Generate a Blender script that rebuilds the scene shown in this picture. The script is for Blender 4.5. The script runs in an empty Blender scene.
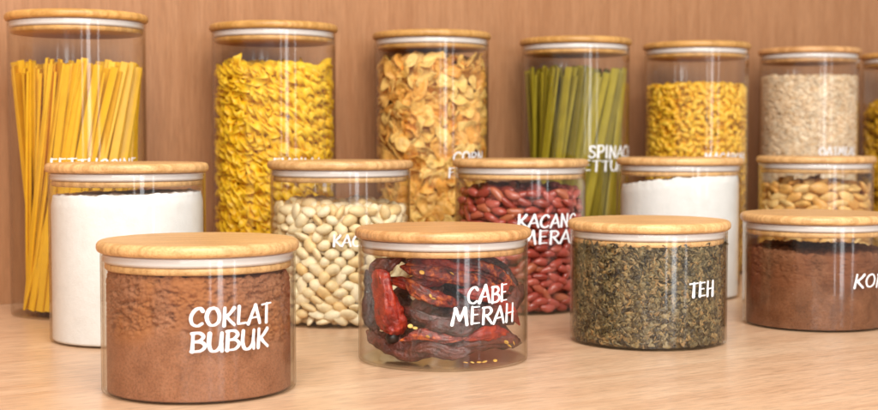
import bpy, math, random
import numpy as np
from mathutils import Vector, Matrix, noise
from math import pi, sin, cos, radians, sqrt, atan2

scene = bpy.context.scene
COL = scene.collection
random.seed(7)
RNG = np.random.default_rng(11)

# ---------------------------------------------------------------- camera
CAM = Vector((0.0, 0.0, 0.1313))
cd = bpy.data.cameras.new("camera")
cam = bpy.data.objects.new("camera", cd); COL.objects.link(cam)
cam.location = CAM
cam.rotation_euler = (pi/2 - 0.0493, 0, 0)
cd.sensor_width = 36.0; cd.lens = 1350.0/878.0*36.0
cd.clip_start = 0.02; cd.clip_end = 50
cd.dof.use_dof = True; cd.dof.focus_distance = 0.76; cd.dof.aperture_fstop = 12.5
scene.camera = cam

# ---------------------------------------------------------------- light
w = bpy.data.worlds.new("World"); scene.world = w; w.use_nodes = True
w.node_tree.nodes["Background"].inputs[0].default_value = (1.0, 0.97, 0.94, 1)
w.node_tree.nodes["Background"].inputs[1].default_value = 0.50

def area(name, loc, target, sx, sy, power, col=(1, 1, 1), spread=180):
    l = bpy.data.lights.new(name, 'AREA'); l.shape = 'RECTANGLE'
    l.size = sx; l.size_y = sy; l.energy = power; l.color = col; l.spread = radians(spread)
    o = bpy.data.objects.new(name, l); COL.objects.link(o)
    o.location = loc
    o.rotation_euler = (Vector(target) - Vector(loc)).to_track_quat('-Z', 'Y').to_euler()
    return o
area("ceiling_softlight", (0.12, -0.20, 1.18), (0.05, 0.80, 0.05), 1.2, 0.9, 33.0, (1, 0.965, 0.92))
area("front_softlight", (0.25, -1.6, 0.85), (0.08, 0.95, 0.1), 1.8, 0.6, 22.0, (1, 0.98, 0.95))
area("window_light", (1.55, -1.75, 0.15), (0.1, 0.9, 0.1), 0.34, 2.2, 14.0, (0.93, 0.97, 1.0))
area("window_light", (1.02, -2.1, 0.15), (0.1, 0.9, 0.1), 0.13, 2.2, 4.0, (0.93, 0.97, 1.0))
area("window_light", (2.25, -1.15, 0.15), (0.1, 0.9, 0.1), 0.14, 2.2, 4.5, (0.93, 0.97, 1.0))
for p in ((0.55, -0.9, 0.55), (-0.35, -1.0, 0.6)):
    area("spot_light", p, (0.08, 0.9, 0.05), 0.07, 0.07, 1.1, (1, 0.97, 0.93))

scene.view_settings.view_transform = 'Standard'
scene.view_settings.look = 'None'
scene.view_settings.exposure = 0.0
scene.view_settings.gamma = 1.0
scene.render.engine = 'CYCLES'
cy = scene.cycles
cy.use_denoising = True
cy.max_bounces = 12; cy.transparent_max_bounces = 96
cy.diffuse_bounces = 7; cy.glossy_bounces = 4; cy.transmission_bounces = 8
cy.caustics_reflective = False; cy.caustics_refractive = False
cy.sample_clamp_indirect = 4.0

# ---------------------------------------------------------------- shared sizes (metres)
R_LID, R_OUT, R_IN = 0.0525, 0.0505, 0.0496
H_SHORT, H_MID, H_TALL = 0.0791, 0.1158, 0.2243
JARS = {
 'choc': (-0.1261, 0.7066), 'chili': (0.0024, 0.8024), 'tea': (0.1361, 0.875), 'coffee': (0.2672, 0.9555),
 'flour': (-0.2044, 0.8858), 'peanut': (-0.0712, 0.9742), 'bean': (0.0629, 1.0447), 'starch': (0.2013, 1.1301), 'almond': (0.341, 1.222),
 'fett': (-0.2717, 1.0188), 'fusilli': (-0.1356, 1.1139), 'corn': (-0.0064, 1.1996), 'spinach': (0.1282, 1.2737),
 'macaroni': (0.2534, 1.3335), 'oat': (0.3867, 1.4149), 'pasta': (0.519, 1.494)}
ROW = radians(31.0)

# ---------------------------------------------------------------- node helpers
class NT:
    def __init__(s, name):
        s.m = bpy.data.materials.new(name); s.m.use_nodes = True
        s.t = s.m.node_tree; s.t.nodes.clear()
        s.out = s.t.nodes.new('ShaderNodeOutputMaterial')
    def n(s, typ, **kw):
        nd = s.t.nodes.new('ShaderNode' + typ)
        for k, v in kw.items(): setattr(nd, k, v)
        return nd
    def l(s, a, b): s.t.links.new(a, b)
    def val(s, nd, **kw):
        for k, v in kw.items(): nd.inputs[k.replace('_', ' ')].default_value = v
    def math(s, op, a, b=None, clamp=False):
        nd = s.n('Math', operation=op); nd.use_clamp = clamp
        for i, x in enumerate((a, b)):
            if x is None: continue
            if isinstance(x, (int, float)): nd.inputs[i].default_value = x
            else: s.l(x, nd.inputs[i])
        return nd.outputs[0]
    def ramp(s, fac, stops, interp='LINEAR'):
        r = s.n('ValToRGB'); r.color_ramp.interpolation = interp
        e = r.color_ramp.elements
        while len(e) < len(stops): e.new(0.5)
        for i, (p, c) in enumerate(stops):
            e[i].position = p; e[i].color = (c[0], c[1], c[2], 1)
        s.l(fac, r.inputs[0]); return r.outputs[0]
    def mix(s, fac, a, b, mode='MIX'):
        m = s.n('Mix', data_type='RGBA', blend_type=mode)
        if isinstance(fac, (int, float)): m.inputs[0].default_value = fac
        else: s.l(fac, m.inputs[0])
        for i, x in ((6, a), (7, b)):
            if isinstance(x, tuple): m.inputs[i].default_value = (x[0], x[1], x[2], 1)
            else: s.l(x, m.inputs[i])
        return m.outputs[2]
    def coords(s, scale=(1, 1, 1), rot=(0, 0, 0), per_object=False):
        tc = s.n('TexCoord'); mp = s.n('Mapping')
        mp.inputs['Scale'].default_value = scale; mp.inputs['Rotation'].default_value = rot
        if per_object:
            oi = s.n('ObjectInfo'); ad = s.n('VectorMath', operation='ADD')
            cx = s.n('CombineXYZ')
            r = s.math('MULTIPLY', oi.outputs['Random'], 7.0)
            for i in range(3): s.l(r, cx.inputs[i])
            s.l(tc.outputs['Object'], ad.inputs[0]); s.l(cx.outputs[0], ad.inputs[1])
            s.l(ad.outputs[0], mp.inputs[0])
        else: s.l(tc.outputs['Object'], mp.inputs[0])
        return mp.outputs[0]
    def noise(s, vec, scale, detail=3, rough=.5, dist=0):
        nd = s.n('TexNoise'); nd.inputs['Scale'].default_value = scale; nd.inputs['Detail'].default_value = detail
        nd.inputs['Roughness'].default_value = rough; nd.inputs['Distortion'].default_value = dist
        s.l(vec, nd.inputs['Vector']); return nd.outputs['Fac']
    def principled(s, col, rough=.5, bump=None, bstr=.5, bdist=.0005, **kw):
        p = s.n('BsdfPrincipled')
        if isinstance(col, tuple): p.inputs['Base Color'].default_value = (*col, 1)
        else: s.l(col, p.inputs['Base Color'])
        if isinstance(rough, (int, float)): p.inputs['Roughness'].default_value = rough
        else: s.l(rough, p.inputs['Roughness'])
        for k, v in kw.items(): p.inputs[k.replace('_', ' ')].default_value = v
        if bump is not None:
            b = s.n('Bump'); b.inputs['Strength'].default_value = bstr; b.inputs['Distance'].default_value = bdist
            s.l(bump, b.inputs['Height']); s.l(b.outputs[0], p.inputs['Normal'])
        s.l(p.outputs[0], s.out.inputs[0]); return p
    def rnd(s):
        oi = s.n('ObjectInfo'); g = s.n('NewGeometry')
        return s.math('FRACT', s.math('ADD', oi.outputs['Random'], g.outputs['Random Per Island']))

def wood(name, c0, c1, c2, grain_axis='x', sc=1.0, rough=.45, rot=0.0, per_object=True, spec=.4, pores=.35):
    """laminate or bamboo: long fine fibres with faint wider bands"""
    t = NT(name)
    ax = {'x': (1, 11, 11), 'z': (14, 14, 1)}[grain_axis]
    v = t.coords(ax, (0, 0, rot), per_object)
    n1 = t.noise(v, 26*sc, 5, .6, .3)
    n2 = t.noise(v, 80*sc, 3, .6, .15)
    n3 = t.noise(v, 5*sc, 3, .5, .6)
    f = t.math('ADD', t.math('MULTIPLY', n1, .55), t.math('MULTIPLY', n3, .45))
    col = t.ramp(f, [(.38, c0), (.5, c1), (.61, c2)])
    p = t.ramp(n2, [(.38, (1-pores,)*3), (.52, (1, 1, 1))])
    col = t.mix(1.0, col, p, 'MULTIPLY')
    if per_object:
        oi = t.n('ObjectInfo')
        hs = t.n('HueSaturation')
        t.l(col, hs.inputs['Color'])
        t.l(t.math('ADD', t.math('MULTIPLY', oi.outputs['Random'], .26), .87), hs.inputs['Value'])
        col = hs.outputs[0]
    t.principled(col, rough, n2, .12, .0003, Specular_IOR_Level=spec)
    return t.m

M = {}
M['table'] = wood('oak_laminate_table', (.615, .375, .222), (.685, .44, .27), (.74, .50, .32), 'x', .8, .30, 0, False, .42, .26)
M['wall'] = wood('walnut_laminate_wall', (.36, .165, .072), (.40, .192, .088), (.44, .217, .103), 'z', .9, .42, 0, False, .35, .12)

def bamboo(name, base, dark):
    t = NT(name)
    v = t.coords((1, 16, 1), (0, 0, 0), True)
    n1 = t.noise(v, 22, 3, .5, .1)          # laminated strips
    v2 = t.coords((1, 9, 9), (0, 0, 0), True)
    n2 = t.noise(v2, 230, 4, .65, .1)       # fibres
    v3 = t.coords((1, 1, 1), (0, 0, 0), True)
    n3 = t.noise(v3, 900, 2, .6)            # end grain pores
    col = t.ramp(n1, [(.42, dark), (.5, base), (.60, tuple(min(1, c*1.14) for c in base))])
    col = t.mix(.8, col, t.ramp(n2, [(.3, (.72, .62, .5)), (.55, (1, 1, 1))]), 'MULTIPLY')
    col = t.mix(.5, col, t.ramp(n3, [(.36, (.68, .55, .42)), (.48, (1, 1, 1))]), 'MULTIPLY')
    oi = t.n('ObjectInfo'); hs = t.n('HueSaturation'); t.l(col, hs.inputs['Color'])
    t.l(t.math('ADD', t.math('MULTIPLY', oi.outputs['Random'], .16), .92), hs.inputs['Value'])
    t.principled(hs.outputs[0], .38, n2, .25, .0002, Specular_IOR_Level=.45)
    return t.m
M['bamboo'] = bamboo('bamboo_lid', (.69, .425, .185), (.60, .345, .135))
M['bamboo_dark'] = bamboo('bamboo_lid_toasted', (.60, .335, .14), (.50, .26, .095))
M['bamboo_shaded'] = bamboo('bamboo_lid_shaded', (.60, .33, .10), (.52, .27, .07))  # darker amber copy for the back row, its dimmer light put into the colour

t = NT('silicone_seal')
t.principled((.74, .675, .645), .35, Specular_IOR_Level=.5); M['silicone'] = t.m
t = NT('white_vinyl'); t.principled((.84, .85, .87), .40); M['vinyl'] = t.m

def glass_mat():
    """clear jar glass: transparent face-on, mirror-like and slightly amber where the wall is seen edge-on"""
    t = NT('clear_jar_glass')
    lw = t.n('LayerWeight'); lw.inputs['Blend'].default_value = .5
    fac = lw.outputs['Facing']
    p5 = t.math('POWER', fac, 5.0)
    fr = t.math('ADD', t.math('MULTIPLY', p5, .80), .035, True)
    tint = t.ramp(t.math('POWER', fac, 6.0), [(0, (.985, .985, .975)), (.5, (.91, .85, .76)), (1, (.60, .50, .38))])
    tr = t.n('BsdfTransparent'); t.l(tint, tr.inputs[0])
    gl = t.n('BsdfGlossy'); t.l(t.ramp(t.noise(t.coords((1, 1, .5)), 40, 4, .6), [(.4, (.06,)*3), (.65, (.16,)*3)]), gl.inputs['Roughness'])
    wv = t.noise(t.coords((1, 1, .25)), 22, 2, .5)
    b = t.n('Bump'); b.inputs['Strength'].default_value = .35; b.inputs['Distance'].default_value = .0012
    t.l(wv, b.inputs['Height']); t.l(b.outputs[0], gl.inputs['Normal'])
    mx = t.n('MixShader'); t.l(fr, mx.inputs[0]); t.l(tr.outputs[0], mx.inputs[1]); t.l(gl.outputs[0], mx.inputs[2])
    t.l(mx.outputs[0], t.out.inputs[0]); return t.m
M['glass'] = glass_mat()

def food(name, stops, rough=.5, bump_scale=600, bstr=.4, bdist=.0004, mott=.25, spec=.4, **kw):
    t = NT(name)
    col = t.ramp(t.rnd(), stops)
    v = t.coords((1, 1, 1), (0, 0, 0), True)
    n = t.noise(v, bump_scale, 4, .6)
    n2 = t.noise(v, bump_scale*.25, 3, .6)
    col = t.mix(1.0, col, t.ramp(n2, [(.3, (1-mott,)*3), (.62, (1, 1, 1))]), 'MULTIPLY')
    t.principled(col, rough, n, bstr, bdist, Specular_IOR_Level=spec, **kw)
    return t.m
M['peanut'] = food('pale_peeled_peanut', [(0, (.80, .54, .23)), (.3, (.87, .70, .41)), (1, (.91, .79, .54))], .42, 500, .25)
M['bean'] = food('red_kidney_bean', [(0, (.27, .035, .022)), (.4, (.40, .060, .038)), (.75, (.49, .10, .075)), (1, (.46, .13, .055))], .24, 350, .12, mott=.2, spec=.6)
M['almond'] = food('golden_roasted_nut', [(0, (.68, .33, .08)), (.5, (.82, .49, .15)), (1, (.90, .63, .27))], .4, 450, .35, mott=.35)
M['flake'] = food('toasted_corn_flake', [(0, (.84, .38, .07)), (.4, (.94, .53, .12)), (.8, (.97, .64, .20)), (1, (.88, .45, .10))], .42, 420, .8, .0007, .35)
M['fusilli'] = food('yellow_fusilli', [(0, (.82, .46, .012)), (.5, (.90, .54, .018)), (1, (.94, .61, .035))], .4, 400, .3, mott=.2)
M['macaroni'] = food('yellow_macaroni', [(0, (.82, .44, .025)), (.5, (.90, .52, .035)), (1, (.93, .58, .06))], .4, 400, .2, mott=.15)
M['pasta'] = food('amber_pasta', [(0, (.55, .28, .01)), (1, (.72, .40, .02))], .45, 400, .3)
M['fett'] = food('yellow_fettuccine', [(0, (.70, .36, .006)), (.5, (.82, .46, .010)), (1, (.90, .55, .025))], .42, 300, .3, mott=.12)
M['spinach'] = food('green_spinach_fettuccine', [(0, (.22, .165, .008)), (.5, (.33, .255, .012)), (1, (.42, .325, .022))], .45, 300, .3, mott=.2)
M['oat'] = food('beige_oat_grain', [(0, (.74, .50, .28)), (.5, (.88, .67, .44)), (1, (.95, .80, .60))], .6, 500, .4)
M['tea'] = food('dried_tea_leaf', [(0, (.03, .020, .010)), (.25, (.10, .068, .030)), (.55, (.22, .162, .068)), (.82, (.34, .245, .11)), (.94, (.40, .23, .08)), (1, (.44, .28, .12))], .5, 700, .8, .0006, .4, .45)
M['seed'] = food('yellow_chili_seed', [(0, (.75, .38, .05)), (1, (.88, .58, .16))], .4, 500, .3)

def powder(name, c0, c1, c2, rough=.9, bstr=.6, fine=1000, smear=None, grain=.42):
    t = NT(name)
    v = t.coords()
    a = t.noise(v, 90, 5, .62); b = t.noise(v, fine, 3, .7)
    col = t.ramp(a, [(.33, c0), (.5, c1), (.68, c2)])
    col = t.mix(.8, col, t.ramp(b, [(.36, (1-grain,)*3), (.58, (1, 1, 1))]), 'MULTIPLY')
    if smear is not None:
        s = t.ramp(t.noise(t.coords((1, 1, .7)), 34, 3, .5), [(.46, (0, 0, 0)), (.58, (1, 1, 1))])
        z = t.n('SeparateXYZ'); t.l(v, z.inputs[0])
        up = t.ramp(z.outputs[2], [(.026, (0, 0, 0)), (.034, (1, 1, 1))])
        col = t.mix(t.math('MULTIPLY', t.math('MULTIPLY', s, up), .65), col, smear)
    h = t.math('ADD', t.math('MULTIPLY', a, 1.6), t.math('MULTIPLY', b, .4))
    t.principled(col, rough, h, bstr, .0009, Specular_IOR_Level=.15)
    return t.m
M['cocoa'] = powder('cocoa_powder', (.275, .108, .050), (.335, .138, .068), (.385, .168, .088), smear=(.38, .135, .036))
M['coffee'] = powder('coffee_powder', (.15, .054, .022), (.21, .082, .036), (.27, .112, .054), fine=1300, smear=(.20, .066, .026), grain=.55)
M['flour'] = powder('white_flour', (.80, .80, .79), (.84, .84, .835), (.86, .86, .855), bstr=.45, grain=.05)
def chili_mat(name, stops, rough=.25):
    t = NT(name)
    v = t.coords((1, 1, 1), (0, 0, 0), True)
    n = t.noise(v, 190, 5, .6, .4); n2 = t.noise(v, 800, 3, .6)
    col = t.ramp(n, stops)
    h = t.math('ADD', n, t.math('MULTIPLY', n2, .35))
    p = t.principled(col, rough, h, .9, .0024, Specular_IOR_Level=.6)
    p.inputs['Coat Weight'].default_value = .3; p.inputs['Coat Roughness'].default_value = .12
    return t.m
M['chili_red'] = chili_mat('glossy_red_chili_skin', [(.33, (.16, .010, .007)), (.5, (.34, .018, .008)), (.68, (.56, .05, .012))], .13)
M['chili_orange'] = chili_mat('orange_red_chili_skin', [(.36, (.07, .010, .008)), (.52, (.26, .022, .010)), (.66, (.72, .16, .02))], .2)
M['chili_dark'] = chili_mat('dark_maroon_chili_skin', [(.32, (.022, .006, .005)), (.5, (.06, .011, .009)), (.7, (.13, .022, .016))], .26)
M['chili_brown'] = chili_mat('brown_maroon_chili_skin', [(.32, (.055, .013, .010)), (.5, (.12, .026, .018)), (.7, (.22, .05, .034))], .26)
t = NT('chili_stalk'); t.principled((.02, .012, .01), .4); M['stalk'] = t.m

# ---------------------------------------------------------------- mesh helpers
def tag(o, label=None, cat=None, group=None, kind=None):
    if label: o['label'] = label
    if cat: o['category'] = cat
    if group: o['group'] = group
    if kind: o['kind'] = kind
    return o
def mesh_np(name, V, F, mat, smooth=True):
    me = bpy.data.meshes.new(name)
    me.from_pydata([tuple(v) for v in V], [], [tuple(int(i) for i in f) for f in F])
    me.update()
    if smooth: me.polygons.foreach_set('use_smooth', [True]*len(me.polygons))
    if mat: me.materials.append(mat)
    return me
def obj(name, me, parent=None, loc=None):
    o = bpy.data.objects.new(name, me); COL.objects.link(o)
    if parent: o.parent = parent
    if loc is not None: o.location = loc
    return o
def lathe(prof, n=96, closed=False):
    """prof: list of (r, z); r=0 at ends makes a pole"""
    V, F, rings = [], [], []
    for r, z in prof:
        if r < 1e-7: rings.append([len(V)]); V.append((0, 0, z))
        else:
            rings.append(list(range(len(V), len(V)+n)))
            V += [(r*cos(2*pi*i/n), r*sin(2*pi*i/n), z) for i in range(n)]
    m = len(rings)
    for k in range(m if closed else m-1):
        a, b = rings[k], rings[(k+1) % m]
        for i in range(n):
            j = (i+1) % n
            if len(a) == 1: F.append((a[0], b[j], b[i]))
            elif len(b) == 1: F.append((a[i], a[j], b[0]))
            else: F.append((a[i], a[j], b[j], b[i]))
    return V, F
def arc(cx, cz, r, a0, a1, n=5):
    return [(cx + r*cos(radians(a0 + (a1-a0)*i/n)), cz + r*sin(radians(a0 + (a1-a0)*i/n))) for i in range(n+1)]

# ---------------------------------------------------------------- setting
def slab(name, mat, u0, u1, n0, n1, z0, z1, bev=.002):
    """box in the shelf's frame: u along the shelf, n away from the viewer"""
    U = Vector((cos(ROW), sin(ROW), 0)); N = Vector((-sin(ROW), cos(ROW), 0))
    V = [(u, n, z) for z in (z0, z1) for n in (n0, n1) for u in (u0, u1)]
    F = [(0, 2, 3, 1), (4, 5, 7, 6), (0, 1, 5, 4), (2, 6, 7, 3), (0, 4, 6, 2), (1, 3, 7, 5)]
    o = obj(name, mesh_np(name, V, F, mat, False))
    o.rotation_euler.z = ROW
    b = o.modifiers.new('bevel', 'BEVEL'); b.width = bev; b.segments = 3
    return tag(o, kind='structure')
WALL_N = 1.092
slab('shelf_surface', M['table'], -1.6, 2.6, 0.42, WALL_N - .001, -0.035, 0.0)
slab('back_wall', M['wall'], -1.7, 2.7, WALL_N, WALL_N + .03, -0.05, 1.1)

# ---------------------------------------------------------------- jar parts
def glass_mesh(h):
    top = h - .0066; b = .0012
    prof = [(0, .0008), (R_OUT-.006, .0005), (R_OUT-.0035, .0003)] + arc(R_OUT-.0018, .0020, .0018, -80, 0, 7)
    prof += [(R_OUT, .0024), (R_OUT, .0030), (R_OUT, top-.0020), (R_OUT, top-.0014)] + arc(R_OUT-.0010, top-.0010, .0010, 10, 170, 6)
    prof += [(R_IN, top-.0018), (R_IN, top-.0024), (R_IN, .0040), (R_IN, .0034)] + arc(R_IN-.0016, .0029, .0016, 0, -80, 5) + [(R_IN-.0030, b), (R_IN-.0040, b), (0, b)]
    V, F = lathe(prof, 128)
    return mesh_np('glass_body', V, F, M['glass'])
GLASS = {h: glass_mesh(h) for h in (H_SHORT, H_MID, H_TALL)}
def lid_meshes(mat):
    t_ = .0062
    prof = [(0, 0), (R_LID-.0040, 0), (R_LID-.0032, 0)] + arc(R_LID-.0026, .0026, .0026, -90, -10, 5) + arc(R_LID-.0030, t_-.0030, .0030, 10, 90, 6) + [(R_LID-.0036, t_), (R_LID-.0044, t_), (0, t_)]
    lid = mesh_np('lid', *lathe(prof, 128), mat)
    ring = mesh_np('silicone_ring', *lathe([(R_IN-.006, -.0002), (R_IN-.0012, -.0002)] + [(R_IN-.0004, -.0012), (R_IN-.0010, -.0022), (R_IN-.0001, -.0034), (R_IN-.0012, -.0050), (R_IN-.006, -.0050)], 128, True), M['silicone'])
    plug = mesh_np('lid_plug', *lathe([(0, -.0004), (R_IN-.0065, -.0004), (R_IN-.0065, -.0052), (R_IN-.0020, -.0052), (R_IN-.0014, -.0058), (R_IN-.0014, -.0080), (R_IN-.0022, -.0088), (0, -.0088)], 128), mat)
    return lid, ring, plug
LIDS = {k: lid_meshes(M[k]) for k in ('bamboo', 'bamboo_dark', 'bamboo_shaded')}

# ---- hand lettered capitals: strokes in a unit box, (smooth?, points)
def A_(*p): return (True, p)
def L_(*p): return (False, p)
G = {
 'A': (.78, [L_((.02, 0), (.22, .5), (.44, 1.0)), L_((.44, 1.0), (.60, .5), (.74, 0)), L_((.12, .30), (.68, .36))]),
 'B': (.70, [L_((.12, 0), (.14, .98)), A_((.06, .97), (.42, .99), (.60, .80), (.44, .58), (.16, .53)), A_((.16, .53), (.52, .50), (.68, .28), (.48, .04), (.04, .01))]),
 'C': (.74, [A_((.68, .82), (.52, .98), (.26, .86), (.08, .50), (.14, .14), (.40, .0), (.66, .13))]),
 'D': (.74, [L_((.12, 0), (.13, 1.0)), A_((.06, .98), (.50, .86), (.68, .5), (.46, .10), (.05, .02))]),
 'E': (.60, [L_((.12, .02), (.12, 1.0)), L_((.10, .97), (.54, 1.0)), L_((.13, .53), (.46, .55)), L_((.10, .03), (.56, .05))]),
 'F': (.58, [L_((.12, 0), (.13, 1.0)), L_((.08, .97), (.54, 1.0)), L_((.13, .55), (.44, .57))]),
 'G': (.78, [A_((.68, .84), (.50, .98), (.24, .86), (.08, .50), (.16, .12), (.42, .0), (.66, .16), (.68, .42)), L_((.40, .44), (.74, .45))]),
 'H': (.76, [L_((.12, 0), (.13, 1.0)), L_((.62, 0), (.63, 1.0)), L_((.06, .48), (.72, .54))]),
 'I': (.30, [L_((.14, 0), (.15, 1.0))]),
 'K': (.72, [L_((.12, 0), (.14, 1.0)), A_((.64, .98), (.40, .66), (.14, .44)), A_((.24, .52), (.42, .28), (.68, .01))]),
 'L': (.60, [L_((.14, 1.0), (.11, .03), (.56, .06))]),
 'M': (.98, [L_((.06, 0), (.22, .98)), L_((.22, .98), (.46, .30)), L_((.46, .30), (.74, 1.0)), L_((.74, 1.0), (.88, .0))]),
 'N': (.78, [L_((.10, 0), (.14, 1.0)), L_((.14, 1.0), (.62, .02)), L_((.62, .02), (.66, 1.0))]),
 'O': (.80, [A_((.44, .98), (.20, .88), (.07, .50), (.20, .10), (.44, .01), (.68, .20), (.72, .58), (.58, .90), (.40, .98))]),
 'P': (.66, [L_((.12, 0), (.14, .98)), A_((.06, .97), (.46, .98), (.62, .74), (.44, .48), (.15, .43))]),
 'R': (.70, [L_((.12, 0), (.14, .98)), A_((.06, .97), (.46, .98), (.62, .76), (.44, .54), (.15, .49)), L_((.30, .50), (.66, .0))]),
 'S': (.62, [A_((.56, .86), (.36, .99), (.12, .82), (.22, .58), (.46, .42), (.54, .18), (.30, .0), (.06, .12))]),
 'T': (.66, [L_((.34, 0), (.35, .98)), L_((.02, .95), (.66, 1.0))]),
 'U': (.74, [A_((.11, 1.0), (.09, .42), (.20, .05), (.42, .02), (.60, .26), (.64, .62), (.66, 1.0)), L_((.64, .4), (.68, .0))]),
}
def catmull(p, m=6):
    p = [Vector((*q, 0)) for q in p]; q = [p[0]*2 - p[1]] + p + [p[-1]*2 - p[-2]]; o = []
    for i in range(1, len(q)-2):
        for k in range(m):
            s = k/m
            o.append(.5*((2*q[i]) + (q[i+1]-q[i-1])*s + (2*q[i-1]-5*q[i]+4*q[i+1]-q[i+2])*s*s + (3*q[i]-q[i-1]-3*q[i+1]+q[i+2])*s**3))
    o.append(q[-2]); return o
def lettering(jar, lines, slant=.03, weight=.150):
    """lines: (text, start angle deg, end angle deg, z of letter tops, letter height); angle runs to the viewer's right round the jar"""
    name_xy = jar['xy']
    d = math.atan2(-name_xy[1], -name_xy[0])
    rr = R_OUT + .00012
    rnd = random.Random(hash(lines[0][0]) % 1000 if False else len(lines[0][0])*17+3)
    for (txt, a0, a1, ztop, h) in lines:
        V, F = [], []
        def put(x, y, lift): # x: arc metres, y: height
            a = d + radians(a0) + x/rr
            V.append(((rr+lift)*cos(a), (rr+lift)*sin(a), ztop - h + y))
        total = sum(G[c][0] for c in txt if c != ' ') + .06*(len(txt)-1)
        sc = (radians(a1-a0)*rr - weight*h)/total
        x0, si = weight*h*.5, 0
        for c in txt:
            adv, strokes = G[c]
            jit = rnd.uniform(-.03, .03); big = rnd.uniform(.95, 1.05)
            for smooth, pts in strokes:
                P = catmull(pts) if smooth else catmull(pts, 5) if len(pts) == 2 else [Vector((*p, 0)) for p in pts]
                if not smooth and len(pts) > 2:
                    P2 = []
                    for a_, b_ in zip(P, P[1:]): P2 += [a_.lerp(b_, k/5) for k in range(5)]
                    P = P2 + [P[-1]]
                P = [Vector(((x0 + (p.x + slant*p.y)*sc), weight*h*.5 + (p.y*big + jit)*h*(1-weight), 0)) for p in P]
                n = len(P); w0 = weight*h*.5*rnd.uniform(.9, 1.12)
                if c in 'EFTAH' and strokes.index((smooth, pts)) > 0 and abs(pts[0][1]-pts[-1][1]) < .2: w0 *= .72
                L = []
                for i in range(n):
                    tg = (P[min(i+1, n-1)] - P[max(i-1, 0)])
                    tg = tg.normalized() if tg.length > 1e-9 else Vector((1, 0, 0))
                    s = i/(n-1)
                    w = w0*(1.12 - .22*s)*(.62 + .46*abs(tg.y))*(1 + .08*sin(s*7 + x0*900))
                    L.append((P[i], tg, w))
                cap = []
                for k in range(4):
                    f = cos(pi/2*(3-k)/3.3)
                    cap.append((L[0][0] - L[0][1]*L[0][2]*sin(pi/2*(3-k)/3.3)*.9, L[0][1], L[0][2]*max(.15, f)))
                cap2 = [(L[-1][0] + L[-1][1]*L[-1][2]*sin(pi/2*(k+1)/4.2)*.9, L[-1][1], L[-1][2]*max(.15, cos(pi/2*(k+1)/4.2))) for k in range(4)]
                L = cap + L + cap2
                b = len(V); lift = .000012*si; si += 1
                for (p, tg, w) in L:
                    nx, ny = -tg.y, tg.x
                    put(p.x + nx*w, p.y + ny*w, lift); put(p.x - nx*w, p.y - ny*w, lift)
                for i in range(len(L)-1):
                    F.append((b+2*i, b+2*i+1, b+2*i+3, b+2*i+2))
            x0 += (adv + .06)*sc
        obj('lettering', mesh_np('lettering', V, F, M['vinyl'], False), jar['root'])

def jar(key, h, label, lid='bamboo', group=None, text=None, rotz=None, **kw):
    x, y = JARS[key]
    root = bpy.data.objects.new('storage_jar', None); COL.objects.link(root)
    root.location = (x, y, 0); root.empty_display_size = .02
    tag(root, label, 'jar', group)
    obj('glass_body', GLASS[h], root)
    lm, rm, pm = LIDS[lid]
    ld = obj('lid', lm, root, (0, 0, h - .0065)); ld.rotation_euler.z = rotz if rotz is not None else random.uniform(-.5, .5)
    obj('silicone_ring', rm, ld); obj('lid_plug', pm, ld)
    j = {'root': root, 'xy': (x, y), 'h': h}
    if text: lettering(j, text, **kw)
    return j
GF, GM, GB = 'short glass jars in the front row', 'medium glass jars in the middle row', 'tall glass jars in the back row'
J = {}
J['choc'] = jar('choc', H_SHORT, 'short glass jar of brown cocoa powder lettered COKLAT BUBUK', group=GF, rotz=.25,
    text=[('COKLAT', -6.5, 45, .0492, .0106), ('BUBUK', -6.5, 43, .0368, .0108)])
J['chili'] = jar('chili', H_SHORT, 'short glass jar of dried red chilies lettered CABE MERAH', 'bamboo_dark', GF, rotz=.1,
    text=[('CABE', 14.5, 47, .0488, .0108), ('MERAH', 4, 54, .0372, .0112)])
J['tea'] = jar('tea', H_SHORT, 'short glass jar of dark dried tea leaves lettered TEH', group=GF, rotz=.0,
    text=[('TEH', 28.5, 54, .0430, .0104)], weight=.17)
J['coffee'] = jar('coffee', H_SHORT, 'short glass jar of dark red-brown coffee powder lettered KOPI', group=GF, rotz=-.2,
    text=[('KOPI', 28, 66, .0402, .0104)], slant=.15)
J['flour'] = jar('flour', H_MID, 'medium glass jar of white flour directly behind the cocoa jar', group=GM, rotz=.3)
J['peanut'] = jar('peanut', H_MID, 'medium glass jar of pale peeled peanuts lettered KACANG', group=GM,
    text=[('KACANG', -7, 40, .0655, .0088)], weight=.14)
J['bean'] = jar('bean', H_MID, 'medium glass jar of red kidney beans lettered KACANG MERAH', group=GM,
    text=[('KACANG', -3.5, 56, .0757, .0108), ('MERAH', -1, 60, .0633, .0108)])
J['starch'] = jar('starch', H_MID, 'medium glass jar of white flour standing behind the tea jar', group=GM)
J['almond'] = jar('almond', H_MID, 'medium glass jar of golden brown nuts behind the coffee jar', group=GM)
J['fett'] = jar('fett', H_TALL, 'tall glass jar of long yellow fettuccine strands', 'bamboo_shaded', GB,
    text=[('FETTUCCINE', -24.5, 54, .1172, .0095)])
J['fusilli'] = jar('fusilli', H_TALL, 'tall glass jar filled with yellow twisted fusilli', 'bamboo_shaded', GB,
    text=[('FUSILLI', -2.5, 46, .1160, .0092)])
J['corn'] = jar('corn', H_TALL, 'tall glass jar filled with toasted corn flakes', 'bamboo_shaded', GB,
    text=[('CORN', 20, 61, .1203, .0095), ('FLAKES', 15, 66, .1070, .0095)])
J['spinach'] = jar('spinach', H_TALL, 'tall glass jar of green spinach fettuccine strands', 'bamboo_shaded', GB,
    text=[('SPINACH', 12.5, 82, .1252, .0122), ('FETTUCINE', -3, 90, .1120, .0110)])
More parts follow.
